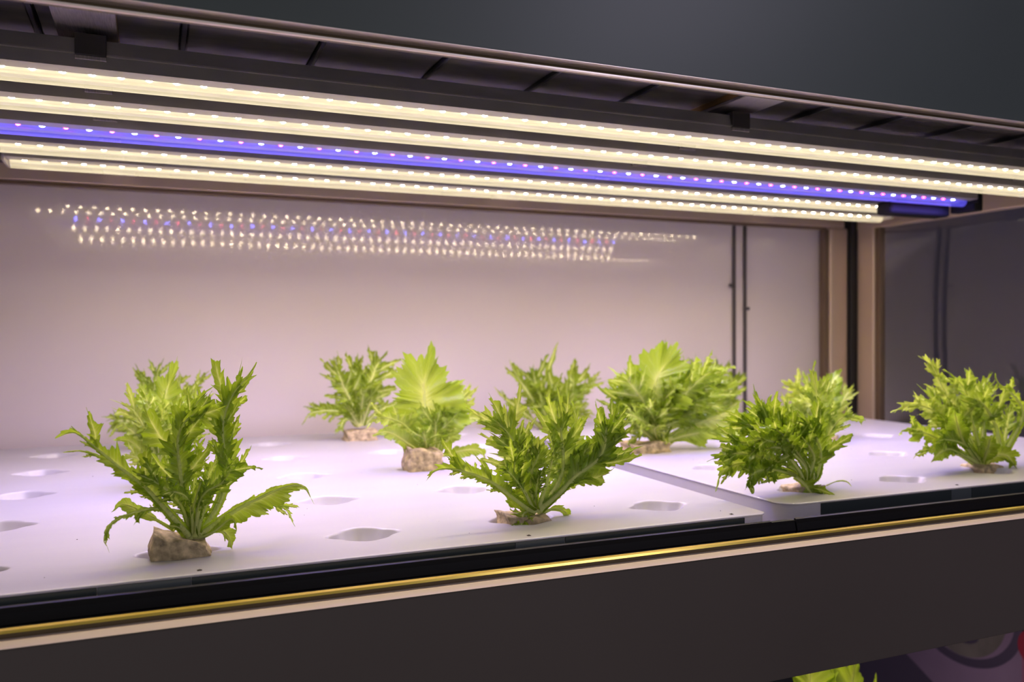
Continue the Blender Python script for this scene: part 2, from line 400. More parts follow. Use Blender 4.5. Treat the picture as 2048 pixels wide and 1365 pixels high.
# smoked film along the front skirts, in lengths with gaps between
MT['edge_film_light'] = mat('grey_edge_film', (.10, .115, .122), .25)  # grey standing in for the lip's shade on the bare skirt
def film_or_shade(root, xa, xb, y, m='edge_film'):
    o = bevel_box('edge_film', (xa, y, -.030), (xb, y+.0015, -.0028), m, b=.0003, seg=1)
    o.parent = root; o.matrix_parent_inverse = Matrix.Translation(-root.location); return o
for a, b in ((-.41, -.045), (.026, .318), (.372, .590)): film_or_shade(trA, a, b, .7487)
for a, b in ((.722, .935), (.972, 1.48)): film_or_shade(trB, a, b, .7757)

for a, b in ((-.0445, .0255), (.3185, .3715)): film_or_shade(trA, a, b, .7489, 'edge_film_light')  # added sheets in the gaps, skirt shade painted as grey
film_or_shade(trB, .9355, .9715, .7759, 'edge_film_light')

# grit lying on the trays
V, F = [], []
rnd = random.Random(5)
for i in range(90):
    x, y = rnd.uniform(-.25, .60), rnd.uniform(.76, 1.5)
    if i > 60: x, y = rnd.uniform(.70, 1.3), rnd.uniform(.79, 1.3)
    cxs = -.1542+.1716*round((x+.1542)/.1716); cys = .8309+.1854*round((y-.8309)/.1854)
    if i > 60: cxs = .757+.1716*round((x-.757)/.1716); cys = .847+.1854*round((y-.847)/.1854)
    if math.hypot(x-cxs, y-cys) < .042: continue
    r = rnd.uniform(.0003, .0008); b = len(V); a0 = rnd.uniform(0, 3)
    for k in range(5): V.append((x+r*math.cos(a0+k*1.2566), y+r*math.sin(a0+k*1.2566), .0001))
    V.append((x, y, .0001+r*.8)); F += [(b+k, b+(k+1) % 5, b+5) for k in range(5)]
for px, py in ((399, 1139), (1058, 1083), (1463, 1027), (1914, 963)):
    p = at(px, py, .758 if px < 1500 else .785); b = len(V)
    V += [(p.x-.002, p.y-.002, .0002), (p.x+.002, p.y-.002, .0002), (p.x+.002, p.y+.002, .0002), (p.x-.002, p.y+.002, .0002), (p.x, p.y, .0012)]
    F += [(b+k, b+(k+1) % 4, b+4) for k in range(4)]
g = mesh_obj('grit', V, F, 'speck'); g['kind'] = 'stuff'; tag(g, 'tiny dark specks of grit scattered on the white trays', 'grit')

# ------------------------------------------------------------------ grow lights
def dome(r, h, n=8):
    V, F = [], []
    for k in range(3):
        a = PI/2*k/3
        for j in range(n): V.append((r*math.cos(a)*math.cos(2*PI*j/n), r*math.cos(a)*math.sin(2*PI*j/n), -h*math.sin(a)))
    V.append((0, 0, -h))
    for k in range(2):
        for j in range(n): F.append((k*n+j, (k+1)*n+j, (k+1)*n+(j+1) % n, k*n+(j+1) % n))
    F += [(2*n+j, 3*n, 2*n+(j+1) % n) for j in range(n)]
    return V, F
BEAM = 2.95
diode_me = {}
for c in ('white', 'blue', 'red'):
    V, F = dome(.0032 if c != 'red' else .0026, .0013)
    me = bpy.data.meshes.new('diode'); me.from_pydata(V, [], F); me.materials.append(MT['diode_'+c]); me.update(); diode_me[c] = me
def fixture(y, z, xa, xb, kind, label, clips, x_first):
    t = empty('grow_light', ((xa+xb)/2, y, z+.045), label, 'lamp', 'tubular grow lights under the bay ceiling')
    inv = Matrix.Translation(-t.location)
    def P(o): o.parent = t; o.matrix_parent_inverse = inv; return o
    # housing: stepped aluminium profile, open at the underside for the lens
    prof = [(y-.030, z+.002), (y-.030, z+.014), (y-.0325, z+.0145), (y-.0325, z+.016), (y-.030, z+.0165), (y-.027, z+.030), (y+.027, z+.030), (y+.030, z+.0165), (y+.030, z+.002), (y+.012, z+.001), (y+.011, z+.0032), (y-.011, z+.0032), (y-.012, z+.001)]
    P(extrude_x('lamp_housing', prof, xa, xb, 'housing'))
    pl = [(y+.0108*math.cos(PI*k/10)*-1, z+.003-.0125*math.sin(PI*k/10)) for k in range(11)]
    P(extrude_x('lamp_lens', pl, xa+.004, xb-.004, 'lens_blue' if kind == 'blue' else 'lens'))
    for xe in (xa-.004, xb):
        P(bevel_box('end_cap', (xe, y-.031, z-.004), (xe+.004, y+.031, z+.031), 'driver' if kind == 'blue' else 'housing', b=.001))
    for xc in clips:
        P(bevel_box('lamp_clip', (xc-.0135, y-.0345, z+.013), (xc+.0135, y+.0345, z+.0335), 'clip', b=.001))
        P(bevel_box('clip_foot', (xc-.0135, y-.0335, z+.009), (xc+.0135, y-.0305, z+.0128), 'brushed', b=.0005))
        P(bevel_box('hanger', (xc-.006, y-.008, z+.0337), (xc+.006, y+.008, .4884), 'clip', b=.0005))
    # the tube's own light: its lens throws a beam of about 140 degrees downwards
    l = bpy.data.lights.new('grow_beam', 'AREA'); l.shape = 'RECTANGLE'; l.size = xb-xa-.05; l.size_y = .012
    l.energy = BEAM*(xb-xa)/1.7*(3.1 if kind == 'blue' else 1.); l.color = (.22, .16, 1) if kind == 'blue' else (1, .82, .55)
    l.spread = math.radians(142)
    lo = bpy.data.objects.new('grow_beam', l); COL.objects.link(lo); lo.location = ((xa+xb)/2, y, z-.0005); P(lo)
    k = 0; x = x_first
    while x < xb-.018:
        c = 'white' if kind != 'blue' else ('blue' if k % 2 == 0 else 'red')
        d = bpy.data.objects.new('diode', diode_me[c]); COL.objects.link(d); d.location = (x, y-.0062, z+.0022); P(d)
        x += .0256; k += 1
    return t
CL = [-.055, .698, 1.383]
TUB = [(.926, 1.62, 'white', 'warm white grow light tube nearest the front trim, topmost in the picture', -.20+.0165),
       (1.045, 1.467, 'white', 'warm white grow light tube directly in front of the blue one', -.20+.009),
       (1.174, 1.447, 'blue', 'blue and red grow light tube in the middle of the five', -.1765),
       (1.294, 1.469, 'white', 'warm white grow light tube directly behind the blue one', -.2432),
       (1.411, 1.482, 'white', 'rearmost warm white grow light tube next to the back rail', -.1734)]
XL = [-.24, -.26, -.23, -.262, -.196]
for (y, xe, kd, lb, xf), xa in zip(TUB, XL):
    t = fixture(y, .45, xa, xe, kd, lb, CL, xf)
    if kd == 'blue':
        inv = Matrix.Translation(-t.location)
        o = bevel_box('lamp_driver', (1.285, y+.024, .424), (1.440, y+.062, .449), 'driver', b=.005); o.parent = t; o.matrix_parent_inverse = inv
        o = bevel_box('driver_bracket', (1.4512, y-.020, .432), (1.475, y+.035, .487), 'driver', b=.003); o.parent = t; o.matrix_parent_inverse = inv

# ------------------------------------------------------------------ lettuces
def catmull(P, n):
    Q = [P[0]*2-P[1]]+P+[P[-1]*2-P[-2]]
    # chord lengths for even sampling
    out = []; segs = len(P)-1
    dense = []
    for s in range(segs):
        p0, p1, p2, p3 = Q[s:s+4]
        for k in range(16):
            t = k/16
            dense.append(.5*((2*p1)+(p2-p0)*t+(2*p0-5*p1+4*p2-p3)*t*t+(3*p1-p0-3*p2+p3)*t**3))
    dense.append(P[-1])
    L = [0]
    for a, b in zip(dense[:-1], dense[1:]): L.append(L[-1]+(b-a).length)
    j = 0
    for i in range(n+1):
        t = L[-1]*i/n
        while j < len(L)-2 and L[j+1] < t: j += 1
        f = (t-L[j])/max(1e-9, L[j+1]-L[j]); out.append(dense[j].lerp(dense[j+1], min(1, max(0, f))))
    return out, L[-1]
KINDS = {  # u0 blade start, theta base/tip, lobe depth, lobes, ruffle, tip length, sub teeth
    'lobed': dict(u0=.26, t0=74, t1=34, dep=.55, nl=6, ruf=.22, tip=.62, sub=.36, env=.80, k=1.35, qf=.66, nb=2, web=.86),
    'deep':  dict(u0=.30, t0=62, t1=46, dep=.56, nl=5, ruf=.20, tip=.95, sub=.38, env=.75, k=1.55, qf=.60, nb=3, web=.74),
    'fan':   dict(u0=.42, t0=125, t1=100, dep=.20, nl=11, ruf=.16, tip=1.05, sub=.20, env=.60, k=1.0, qf=.32),
    'head':  dict(u0=.34, t0=82, t1=62, dep=.46, nl=7, ruf=.32, tip=1.0, sub=.38, env=.75, k=1.35, qf=.5, nb=3, web=.70),
    'spoon': dict(u0=.30, t0=55, t1=35, dep=.12, nl=5, ruf=.08, tip=.45, sub=.06, env=.8, k=1., qf=.8),
    'broad': dict(u0=.12, t0=75, t1=40, dep=.16, nl=8, ruf=.15, tip=.55, sub=.12, env=.75, k=1.1, qf=.75),
}
def make_leaf(root, pts, W, kind='lobed', ang=0., asym=(1, 1), rib=.004, tone=(1, 1, 1), seed=0, cup=.25, droop=.0, res=1.0):
    K = KINDS[kind]; W = W*K['k']; rn = random.Random(seed*7919+13)
    n = int(150*res); nv = 5 if res > .7 else 4
    _, Ln = catmull([Vector(p) for p in pts], 4)
    um = 1-min(.38, K['tip']*.42*W/Ln)            # the blade's end lobe reaches on to the last point
    Sp, _ = catmull([Vector(p) for p in pts], int(round(n/um))); Sp = Sp[:n+1]
    T = [(Sp[min(n, i+1)]-Sp[max(0, i-1)]).normalized() for i in range(n+1)]
    mid = int(n*.7); vd = (Sp[mid]-CAM).normalized()
    B = [None]*(n+1); b = T[mid].cross(vd)
    if b.length < .25: b = T[mid].cross(Vector((0, 0, 1)))
    B[mid] = b.normalized()
    for i in range(mid+1, n+1): x = B[i-1]-T[i]*B[i-1].dot(T[i]); B[i] = x.normalized()
    for i in range(mid-1, -1, -1): x = B[i+1]-T[i]*B[i+1].dot(T[i]); B[i] = x.normalized()
    ca, sa = math.cos(ang), math.sin(ang)
    Nn = []
    for i in range(n+1):
        nn = T[i].cross(B[i]); B[i], nn = B[i]*ca+nn*sa, nn*ca-B[i]*sa; Nn.append(nn)
    V, F, UV = [], [], []
    def blade(S_, T_, B_, N_, W, K, asy, nv, u_off, u_sc, bristles, ribw):
        n = len(S_)-1
        for sg in (-1, 1):
            nl = K['nl']; amp = [rn.uniform(.66, 1.22) for _ in range(nl+4)]; ph = rn.uniform(0, 1); wob = rn.uniform(0, 6)
            pk = [rn.uniform(.45, .74) for _ in range(nl+4)]
            base = len(V)
            rp = rn.uniform(0, 6.3); rf = rn.uniform(1.6, 2.6); jag = [rn.uniform(.8, 1.15) for _ in range(n+1)]
            for i in range(n+1):
                u = i/n; q = max(0, (u-K['u0'])/(1-K['u0']))
                env = math.sin(PI*min(1, q**K['env']*.98))**.75 if q > 0 else 0
                e2 = K['tip']*.9*min(1, max(0, (q-.3)/.4))
                env = max(env, e2) if q > .3 else env
                x = max(0., q*nl+ph+.18*math.sin(q*9+wob)); k = int(x); f = x-k
                tri = f/pk[k] if f < pk[k] else (1-f)/(1-pk[k])
                f2 = (x*3.3) % 1; t2 = f2/.65 if f2 < .65 else (1-f2)/.35
                Lw = W*asy[0 if sg < 0 else 1]*env*amp[k]*((1-K['dep'])+K['dep']*tri**1.25)*(1-K['sub']*(1-t2))
                if bristles:
                    Lw = max(Lw, W*.07*max(0, 1-q*4)*(1 if (u > .12 and i % 7 == 0) else .25)*jag[i] + ribw*(1-u))
                tb = K['t0']+(K['t1']-K['t0'])*min(1, q/K['qf'])**.8
                th = math.radians(tb*(1 if q < K['qf'] else max(0, (1-q)/(1-K['qf']))) + 9*math.sin(x*2.3+wob)*min(1, (1-q)*6))
                dr = B_[i]*sg*math.sin(th)+T_[i]*math.cos(th)
                if K['dep'] > .5: dr = (dr + T_[i]*.12*(tri-.5)).normalized()
                for j in range(nv+1):
                    v = j/nv; d = v*Lw
                    off = K['ruf']*Lw*v**1.6*(math.sin(2*PI*rf*q*2.2+rp)+.55*math.sin(2*PI*rf*q*6.1+rp*2))
                    off += cup*d*v - droop*d*v
                    off += K['ruf']*.5*Lw*v**3*math.sin(x*PI*2+rp)
                    V.append(S_[i]+dr*d+N_[i]*off); UV.append((u_off+u*u_sc, sg*v))
            m = nv+1
            for i in range(n):
                for j in range(nv):
                    a = base+i*m+j; q4 = (a, a+1, a+m+1, a+m)
                    F.append(q4 if sg > 0 else q4[::-1])
    nb = K.get('nb', 0)
    blade(Sp, T, B, Nn, W*(K['web'] if nb else 1), K, asym, nv, 0, 1, True, rib*1.15)
    # side lobes: toothed branches growing out of the blade
    KB = dict(u0=.02, t0=62, t1=40, dep=.62, nl=3, ruf=K['ruf'], tip=.8, sub=.25, env=.8, qf=.6)
    for sg in (-1, 1):
        for k in range(nb):
            q = (k+.55+rn.uniform(-.25, .25))/nb*.86
            i0 = min(n-1, int(n*(K['u0']+(1-K['u0'])*q)))
            L0 = W*asym[0 if sg < 0 else 1]*(.62+.5*math.sin(PI*min(1, q*.8+.15)))*rn.uniform(.75, 1.2)
            if L0 < W*.3: continue
            a0 = math.radians(K['t0']*.72*(1-q*.55)+rn.uniform(-8, 8)); bend = math.radians(rn.uniform(-28, 12)); lift = rn.uniform(-.55, .75)
            ns_ = 26 if res > .8 else 18
            S2, T2, B2, N2 = [Sp[i0].copy()], [], [], []
            for m_ in range(ns_+1):
                f = m_/ns_; a_ = a0+bend*f
                t_ = (T[i0]*math.cos(a_)+B[i0]*sg*math.sin(a_)+Nn[i0]*(lift*f*f+cup*.5*f)).normalized()
                n_ = (Nn[i0]-t_*Nn[i0].dot(t_)).normalized(); T2.append(t_); N2.append(n_); B2.append(n_.cross(t_))
                if m_: S2.append(S2[-1]+t_*(L0/ns_))
            blade(S2, T2, B2, N2, L0*.36, KB, (1, 1), 3, i0/n, .3, False, 0)
    # fleshy midrib
    ns = 8; base = len(V); nr = n//2
    for k in range(nr+1):
        i = min(n, k*2); u = i/n; r = .62*rib*(1-.85*u**.8)*(1.0+.25*math.exp(-((u-.02)/.05)**2)) + .00018
        for s in range(ns):
            a = 2*PI*s/ns; V.append(Sp[i]+B[i]*(r*math.cos(a))+Nn[i]*(.62*r*math.sin(a))); UV.append((u, .0))
    for k in range(nr):
        for s in range(ns): F.append((base+k*ns+s, base+k*ns+(s+1) % ns, base+(k+1)*ns+(s+1) % ns, base+(k+1)*ns+s))
    loc = root.location
    o = mesh_obj('leaf', [v-loc for v in V], F, 'leaf', root, smooth=True, uvs=UV)
    o.color = (*tone, 1)
    return o

def plug(root, c, w, d, h, tilt, seed, notch=False):
    """block of growing sponge, slumped and rough"""
    bm = bmesh.new(); bmesh.ops.create_cube(bm, size=1); bmesh.ops.subdivide_edges(bm, edges=bm.edges, cuts=9, use_grid_fill=True)
    rn = random.Random(seed); a, b, e = [rn.uniform(0, 6) for _ in range(3)]
    for v in bm.verts:
        x, y, z = v.co
        l = max(abs(x), abs(y), abs(z)); sph = v.co.normalized()*.62
        p = v.co.lerp(sph, .16)
        x, y, z = p
        h_ = 1+tilt*x + .10*math.sin(7*x+a)*math.cos(5*y+b)
        if notch and z > .2: h_ += .35*max(0, -x-.25)-.3*max(0, .12-abs(x+.28))
        q = Vector((x*w*(1+.08*math.sin(9*z+e)), y*d, (z+.5)*h*h_-.014))
        q += Vector([rn.uniform(-1, 1)*.0006 for _ in range(3)])
        v.co = q
    me = bpy.data.meshes.new('sponge_plug'); bm.to_mesh(me); bm.free(); me.materials.append(MT['foam'])
    me.polygons.foreach_set('use_smooth', [True]*len(me.polygons))
    o = bpy.data.objects.new('sponge_plug', me); COL.objects.link(o); o.parent = root; o.location = Vector(c)-root.location
    return o

DK = (.95, .95, .62); MD = (1.2, 1.12, .8); LT = (1.35, 1.22, 1.5); PALE = (1.7, 1.4, 2.6)
def lettuce(label, base, leaves, plugdef=None, fill=None, res=1.0, name='lettuce', root_px=None):
    """leaves: (pixel points, blade half width in px, kind, depth profile, options)"""
    root = empty(name, base, label, 'lettuce', 'curly lettuces in the white trays')
    Y = base[1]; cnt = 0
    sd = int(abs(base[0]*1000+base[1]*7777))
    for lf in leaves:
        pts, W, kind, dy = lf[:4]; op = dict(lf[4]) if len(lf) > 4 else {}
        if root_px and pts[0][1] < root_px[1]-8 and pts[-1][1] < root_px[1]-4: pts = [root_px]+list(pts)
        m = mpp(Vector(base)); k = len(pts)-1
        P = []
        for i, (px, py) in enumerate(pts):
            f = i/k; off = dy*f if isinstance(dy, (int, float)) else dy[0]*f+dy[1]*math.sin(PI*f)
            P.append(at(px, py, Y+off))
        if 'rib' in op: op['rib'] = op['rib']*m
        else: op['rib'] = max(3., W*.15)*m
        make_leaf(root, P, W*m, kind, seed=sd+cnt, res=res, **op); cnt += 1
    if fill:
        rn = random.Random(sd)
        crown = fill['crown']
        for i in range(fill['n']):
            x0, x1, y0, y1 = fill['box']
            tx, ty = rn.uniform(x0, x1), rn.uniform(y0, y1)
            cx, cy = crown[0]+rn.uniform(-8, 8), crown[1]+rn.uniform(-4, 2)
            dx, dy_ = tx-cx, ty-cy
            side = rn.uniform(.05, .22)
            dep = rn.uniform(*fill.get('dep', (-.06, .06)))
            P = []
            for f in (0, .3, .6, .85, 1):
                bow = math.sin(PI*f*.9)
                qx = cx+dx*(f**1.25); qy = cy+dy_*(1-(1-f)**1.5)*1.0
                if f == 1: qy += abs(dx)*side
                P.append(at(qx, qy, Y+dep*f))
            m = mpp(Vector(base)); W = rn.uniform(*fill['W'])
            make_leaf(root, P, W*m, rn.choice(fill['kinds']), ang=rn.uniform(-1., 1.), rib=W*.12*m, tone=rn.choice(fill.get('tones', (MD, LT))), seed=sd+100+i, res=res*.8, cup=rn.uniform(-.2, .4))
    if plugdef:
        px, py, yo, w_, d_, h_, tilt, notch = plugdef
        p = at(px, py, Y+yo); plug(root, (p.x, p.y, 0.), w_, d_, h_, tilt, sd, notch)
    return root

# 1 front left
lettuce('leftmost lettuce of the front row, with a long leaf reaching left', (.0174, .8309, 0), [
    ([(385,1080),(372,1000),(352,940),(362,880),(400,850)], 34, 'lobed', .04, dict(tone=MD)),
    ([(385,1078),(398,1010),(420,945),(452,890)], 30, 'head', .05, dict(tone=MD, ang=.5)),
    ([(384,1078),(366,1010),(338,960),(332,905)], 34, 'head', .045, dict(tone=LT, ang=-.4)),
    ([(386,1080),(385,1000),(392,930),(398,870)], 30, 'head', .05, dict(tone=MD, ang=.9)),
    ([(400,1070),(440,1005),(462,935),(455,875),(460,820),(474,770),(476,735)], 52, 'deep', .03, dict(tone=MD, rib=9, asym=(.75, 1.15), ang=.15)),
    ([(396,1072),(432,1010),(450,940),(446,850),(466,790),(500,748),(512,722)], 30, 'deep', .028, dict(tone=MD, rib=7)),
    ([(388,1075),(372,1010),(360,940),(356,880),(372,842),(404,822),(440,808)], 56, 'deep', -.02, dict(tone=MD, rib=11, asym=(1.0, 1.0), ang=-.25)),
    ([(385,1080),(372,985),(366,905),(376,850),(398,800),(430,772)], 40, 'deep', .0, dict(tone=DK, rib=6, ang=.3)),
    ([(383,1080),(345,1035),(290,975),(235,932),(182,888),(150,866),(120,873)], 44, 'lobed', (-.01, -.02), dict(tone=MD, rib=10, asym=(1.1, .55))),
    ([(383,1080),(340,1033),(286,978),(215,922),(165,903),(125,905)], 20, 'lobed', (.0, -.02), dict(tone=MD, rib=6, asym=(.4, 1.))),
    ([(395,1074),(460,1028),(520,996),(572,974),(606,974),(624,1000)], 40, 'broad', (-.01, -.01), dict(tone=MD, rib=9, asym=(1.1, .3))),
    ([(410,1064),(470,1028),(530,1008),(570,1018),(588,1052)], 26, 'lobed', .03, dict(tone=LT, rib=5)),
    ([(380,1062),(362,1012),(322,972),(262,942)], 34, 'lobed', -.03, dict(tone=DK, rib=6, ang=.35)),
    ([(385,1070),(378,1005),(352,985),(318,992)], 26, 'lobed', -.045, dict(tone=DK, rib=6, ang=.6)),
    ([(389,1068),(402,1008),(428,966),(458,938),(446,898)], 38, 'lobed', -.03, dict(tone=DK, rib=7, ang=.5)),
    ([(388,1068),(396,1015),(412,985),(445,965),(470,925)], 24, 'lobed', -.045, dict(tone=DK, rib=6, ang=-.4)),
    ([(384,1030),(312,1018),(250,1032),(219,1052),(208,1080),(216,1096)], 17, 'lobed', (-.03, -.02), dict(tone=MD, rib=4, asym=(.5, 1.2))),
    ([(350,1062),(290,1028),(250,1010),(226,1022)], 20, 'spoon', .0, dict(tone=LT, rib=3.5)),
    ([(377,1076),(357,1056),(334,1052)], 11, 'spoon', -.02, dict(tone=DK, rib=3)),
    ([(391,1081),(428,1064),(458,1040),(470,1044),(474,1062)], 17, 'spoon', -.03, dict(tone=MD, rib=5)),
    ([(400,1076),(438,1062),(456,1072),(464,1096)], 20, 'spoon', -.01, dict(tone=LT, rib=4)),
    ([(390,1080),(384,1030),(394,990),(404,960)], 18, 'spoon', -.02, dict(tone=MD, rib=8)),
    ([(392,1080),(402,1040),(416,1000),(424,960)], 18, 'lobed', -.01, dict(tone=MD, rib=8)),
  ], (360, 1106, -.008, .048, .040, .030, -.42, True))
# 2 front middle
lettuce('front-row lettuce near the right end of the long tray, antler-like leaves', (.3606, .8309, 0), [
    ([(1070,1028),(1048,985),(1030,915),(1022,870),(1014,835),(1020,806)], 62, 'head', .035, dict(tone=PALE, rib=11)),
    ([(1068,1028),(1052,960),(1030,890),(1000,850),(965,826)], 40, 'deep', .03, dict(tone=LT, rib=7)),
    ([(1077,1022),(1104,990),(1124,947),(1126,905),(1122,865),(1122,825),(1112,792)], 52, 'deep', .02, dict(tone=LT, rib=12)),
    ([(1079,1020),(1108,975),(1138,925),(1150,880),(1152,835),(1140,800)], 36, 'head', .035, dict(tone=LT, rib=9)),
    ([(1074,1026),(1115,990),(1150,954),(1190,925),(1208,898),(1212,862),(1204,812)], 50, 'deep', (-.01, 0), dict(tone=DK, rib=9, ang=.1)),
    ([(1078,1024),(1124,984),(1170,942),(1204,914),(1226,880),(1248,850),(1262,842)], 50, 'deep', (-.012, 0), dict(tone=MD, rib=8, ang=-.2)),
    ([(1166,944),(1196,910),(1216,870),(1232,830),(1236,806)], 34, 'deep', .0, dict(tone=DK, rib=5)),
    ([(1067,1029),(1030,1000),(988,968),(942,948),(896,938),(868,944),(852,966)], 40, 'lobed', (-.01, -.02), dict(tone=MD, rib=9, asym=(1.15, .45))),
    ([(1067,1029),(1040,1000),(1000,970),(950,948),(905,922),(884,905)], 22, 'lobed', (.0, -.01), dict(tone=LT, rib=6)),
    ([(1067,1022),(1049,984),(1028,948),(1034,915),(1052,893)], 42, 'lobed', -.025, dict(tone=MD, rib=7, ang=.3)),
    ([(1066,1020),(1040,972),(1016,944),(988,932)], 24, 'lobed', -.04, dict(tone=DK, rib=4, ang=.8)),
    ([(1070,1020),(1060,960),(1076,912),(1080,880)], 36, 'head', .0, dict(tone=LT, rib=8)),
    ([(1072,1020),(1070,960),(1058,915),(1044,880)], 30, 'head', .02, dict(tone=MD, rib=8, ang=.7)),
    ([(1070,1018),(1074,970),(1082,935)], 22, 'deep', -.01, dict(tone=DK, rib=5)),
    ([(1076,1024),(1095,960),(1106,905),(1104,865)], 28, 'head', .01, dict(tone=LT, rib=10, ang=.8)),
    ([(1066,1030),(1050,1026),(1043,1048),(1037,1074)], 26, 'lobed', -.035, dict(tone=MD, rib=6)),
    ([(1062,1030),(1036,1012),(1020,1000),(1014,985)], 14, 'spoon', .01, dict(tone=DK, rib=3)),
    ([(1078,1030),(1108,1018),(1130,1024),(1139,1040)], 13, 'spoon', -.005, dict(tone=MD, rib=4)),
    ([(1079,1022),(1110,975),(1146,925),(1172,900)], 30, 'head', .05, dict(tone=LT, rib=6)),
  ], (1046, 1044, -.002, .050, .042, .019, -.35, True))
# 3 front of the right tray
lettuce('dark curly lettuce at the front left corner of the right tray, leaning left', (.757, .8469, 0), [
    ([(1634,950),(1641,905),(1628,865),(1610,835),(1594,812)], 44, 'deep', .0, dict(tone=DK, rib=8)),
    ([(1622,945),(1632,880),(1640,830),(1634,785),(1626,745),(1634,722)], 38, 'lobed', .05, dict(tone=LT, rib=7)),
    ([(1624,945),(1640,850),(1652,790),(1662,755)], 22, 'head', .05, dict(tone=LT, rib=6)),
    ([(1637,952),(1647,900),(1662,862),(1685,836),(1712,836),(1720,852)], 26, 'deep', .02, dict(tone=LT, rib=6)),
    ([(1626,948),(1600,908),(1560,870),(1530,838),(1514,800),(1504,776)], 40, 'deep', .01, dict(tone=DK, rib=7)),
    ([(1626,948),(1590,905),(1545,880),(1490,886),(1424,878)], 42, 'deep', -.02, dict(tone=DK, rib=8)),
    ([(1620,946),(1585,905),(1530,862),(1470,845),(1425,838)], 40, 'deep', .02, dict(tone=MD, rib=6)),
    ([(1600,948),(1560,925),(1510,912),(1460,908),(1414,922)], 34, 'deep', -.03, dict(tone=DK, rib=6)),
    ([(1596,950),(1560,938),(1510,926),(1470,930),(1442,948),(1430,984)], 42, 'lobed', -.02, dict(tone=MD, rib=5)),
    ([(1594,952),(1544,940),(1506,948),(1490,982)], 38, 'lobed', -.035, dict(tone=DK, rib=5)),
    ([(1612,938),(1576,890),(1546,850),(1536,812),(1550,792)], 40, 'deep', .03, dict(tone=MD, rib=7)),
    ([(1606,930),(1560,872),(1500,836),(1486,806)], 40, 'deep', .02, dict(tone=DK, rib=6)),
    ([(1615,935),(1590,870),(1575,830),(1578,800)], 40, 'head', .02, dict(tone=DK, rib=6)),
    ([(1610,935),(1570,895),(1530,880),(1500,872)], 36, 'deep', -.045, dict(tone=MD, rib=6, ang=.4)),
    ([(1612,935),(1586,895),(1560,865),(1520,850)], 34, 'deep', -.04, dict(tone=DK, rib=6, ang=-.3)),
    ([(1600,945),(1570,905),(1550,895),(1520,905)], 28, 'head', -.05, dict(tone=MD, rib=6)),
    ([(1606,950),(1560,952),(1530,952),(1505,940)], 16, 'spoon', .01, dict(tone=LT, rib=5)),
    ([(1618,950),(1628,915),(1612,885),(1600,870)], 24, 'lobed', -.02, dict(tone=LT, rib=8)),
    ([(1590,952),(1608,968),(1624,990),(1641,1020)], 46, 'lobed', -.04, dict(tone=MD, rib=6)),
    ([(1652,972),(1675,963),(1693,964),(1705,976)], 3.2, 'spoon', -.015, dict(tone=MD, rib=1.2)),
  ], (1606, 982, .0, .040, .036, .018, .0, False), root_px=(1610, 972))
# 4 far right front
lettuce('bushy curly lettuce at the right edge of the picture', (1.1002, .8469+.03, 0), [
    ([(2002,910),(1990,850),(1962,805),(1930,792)], 40, 'lobed', -.01, dict(tone=LT, rib=9)),
    ([(2008,905),(2034,860),(2046,825),(2028,792),(1998,768),(1988,746)], 28, 'lobed', -.01, dict(tone=MD, rib=8)),
    ([(2006,900),(2014,850),(2022,808)], 22, 'deep', .02, dict(tone=LT, rib=6)),
    ([(1970,925),(1925,850),(1885,775),(1862,730),(1832,712)], 32, 'head', .05, dict(tone=PALE, rib=6)),
    ([(1961,930),(1914,875),(1870,825),(1822,808),(1784,826)], 28, 'head', .03, dict(tone=PALE, rib=6)),
    ([(1955,928),(1905,895),(1863,872),(1822,858),(1794,868)], 38, 'lobed', -.01, dict(tone=MD, rib=6)),
    ([(1946,928),(1914,908),(1873,900),(1842,902),(1824,920)], 22, 'lobed', -.02, dict(tone=MD, rib=4)),
    ([(1952,922),(1925,880),(1914,845),(1908,822)], 30, 'spoon', -.035, dict(tone=DK, rib=6)),
    ([(1950,925),(1905,900),(1880,905),(1862,925)], 24, 'spoon', -.03, dict(tone=DK, rib=5)),
    ([(1972,930),(1992,912),(2014,912),(2032,934)], 26, 'broad', -.03, dict(tone=MD, rib=4)),
    ([(1965,930),(1975,900),(1980,880),(1990,870)], 24, 'broad', -.04, dict(tone=MD, rib=5)),
    ([(1965,918),(1945,845),(1932,785),(1900,748),(1882,740)], 34, 'lobed', .02, dict(tone=LT, rib=6)),
    ([(1970,918),(1960,845),(1952,785),(1930,742)], 34, 'head', .06, dict(tone=MD, rib=6)),
    ([(1965,910),(1968,830),(1966,785),(1976,760)], 30, 'head', .01, dict(tone=LT, rib=6)),
    ([(1960,925),(1905,850),(1870,805),(1838,772)], 34, 'lobed', .04, dict(tone=LT, rib=6)),
    ([(1958,920),(1920,870),(1890,840),(1868,820)], 34, 'head', .0, dict(tone=MD, rib=6)),
    ([(1955,920),(1930,870),(1890,810),(1876,790)], 34, 'head', .02, dict(tone=LT, rib=6, ang=.5)),
    ([(1960,922),(1930,890),(1890,880),(1866,890)], 30, 'lobed', -.025, dict(tone=DK, rib=6, ang=.5)),
  ], (1964, 938, .0, .044, .036, .018, .0, False))
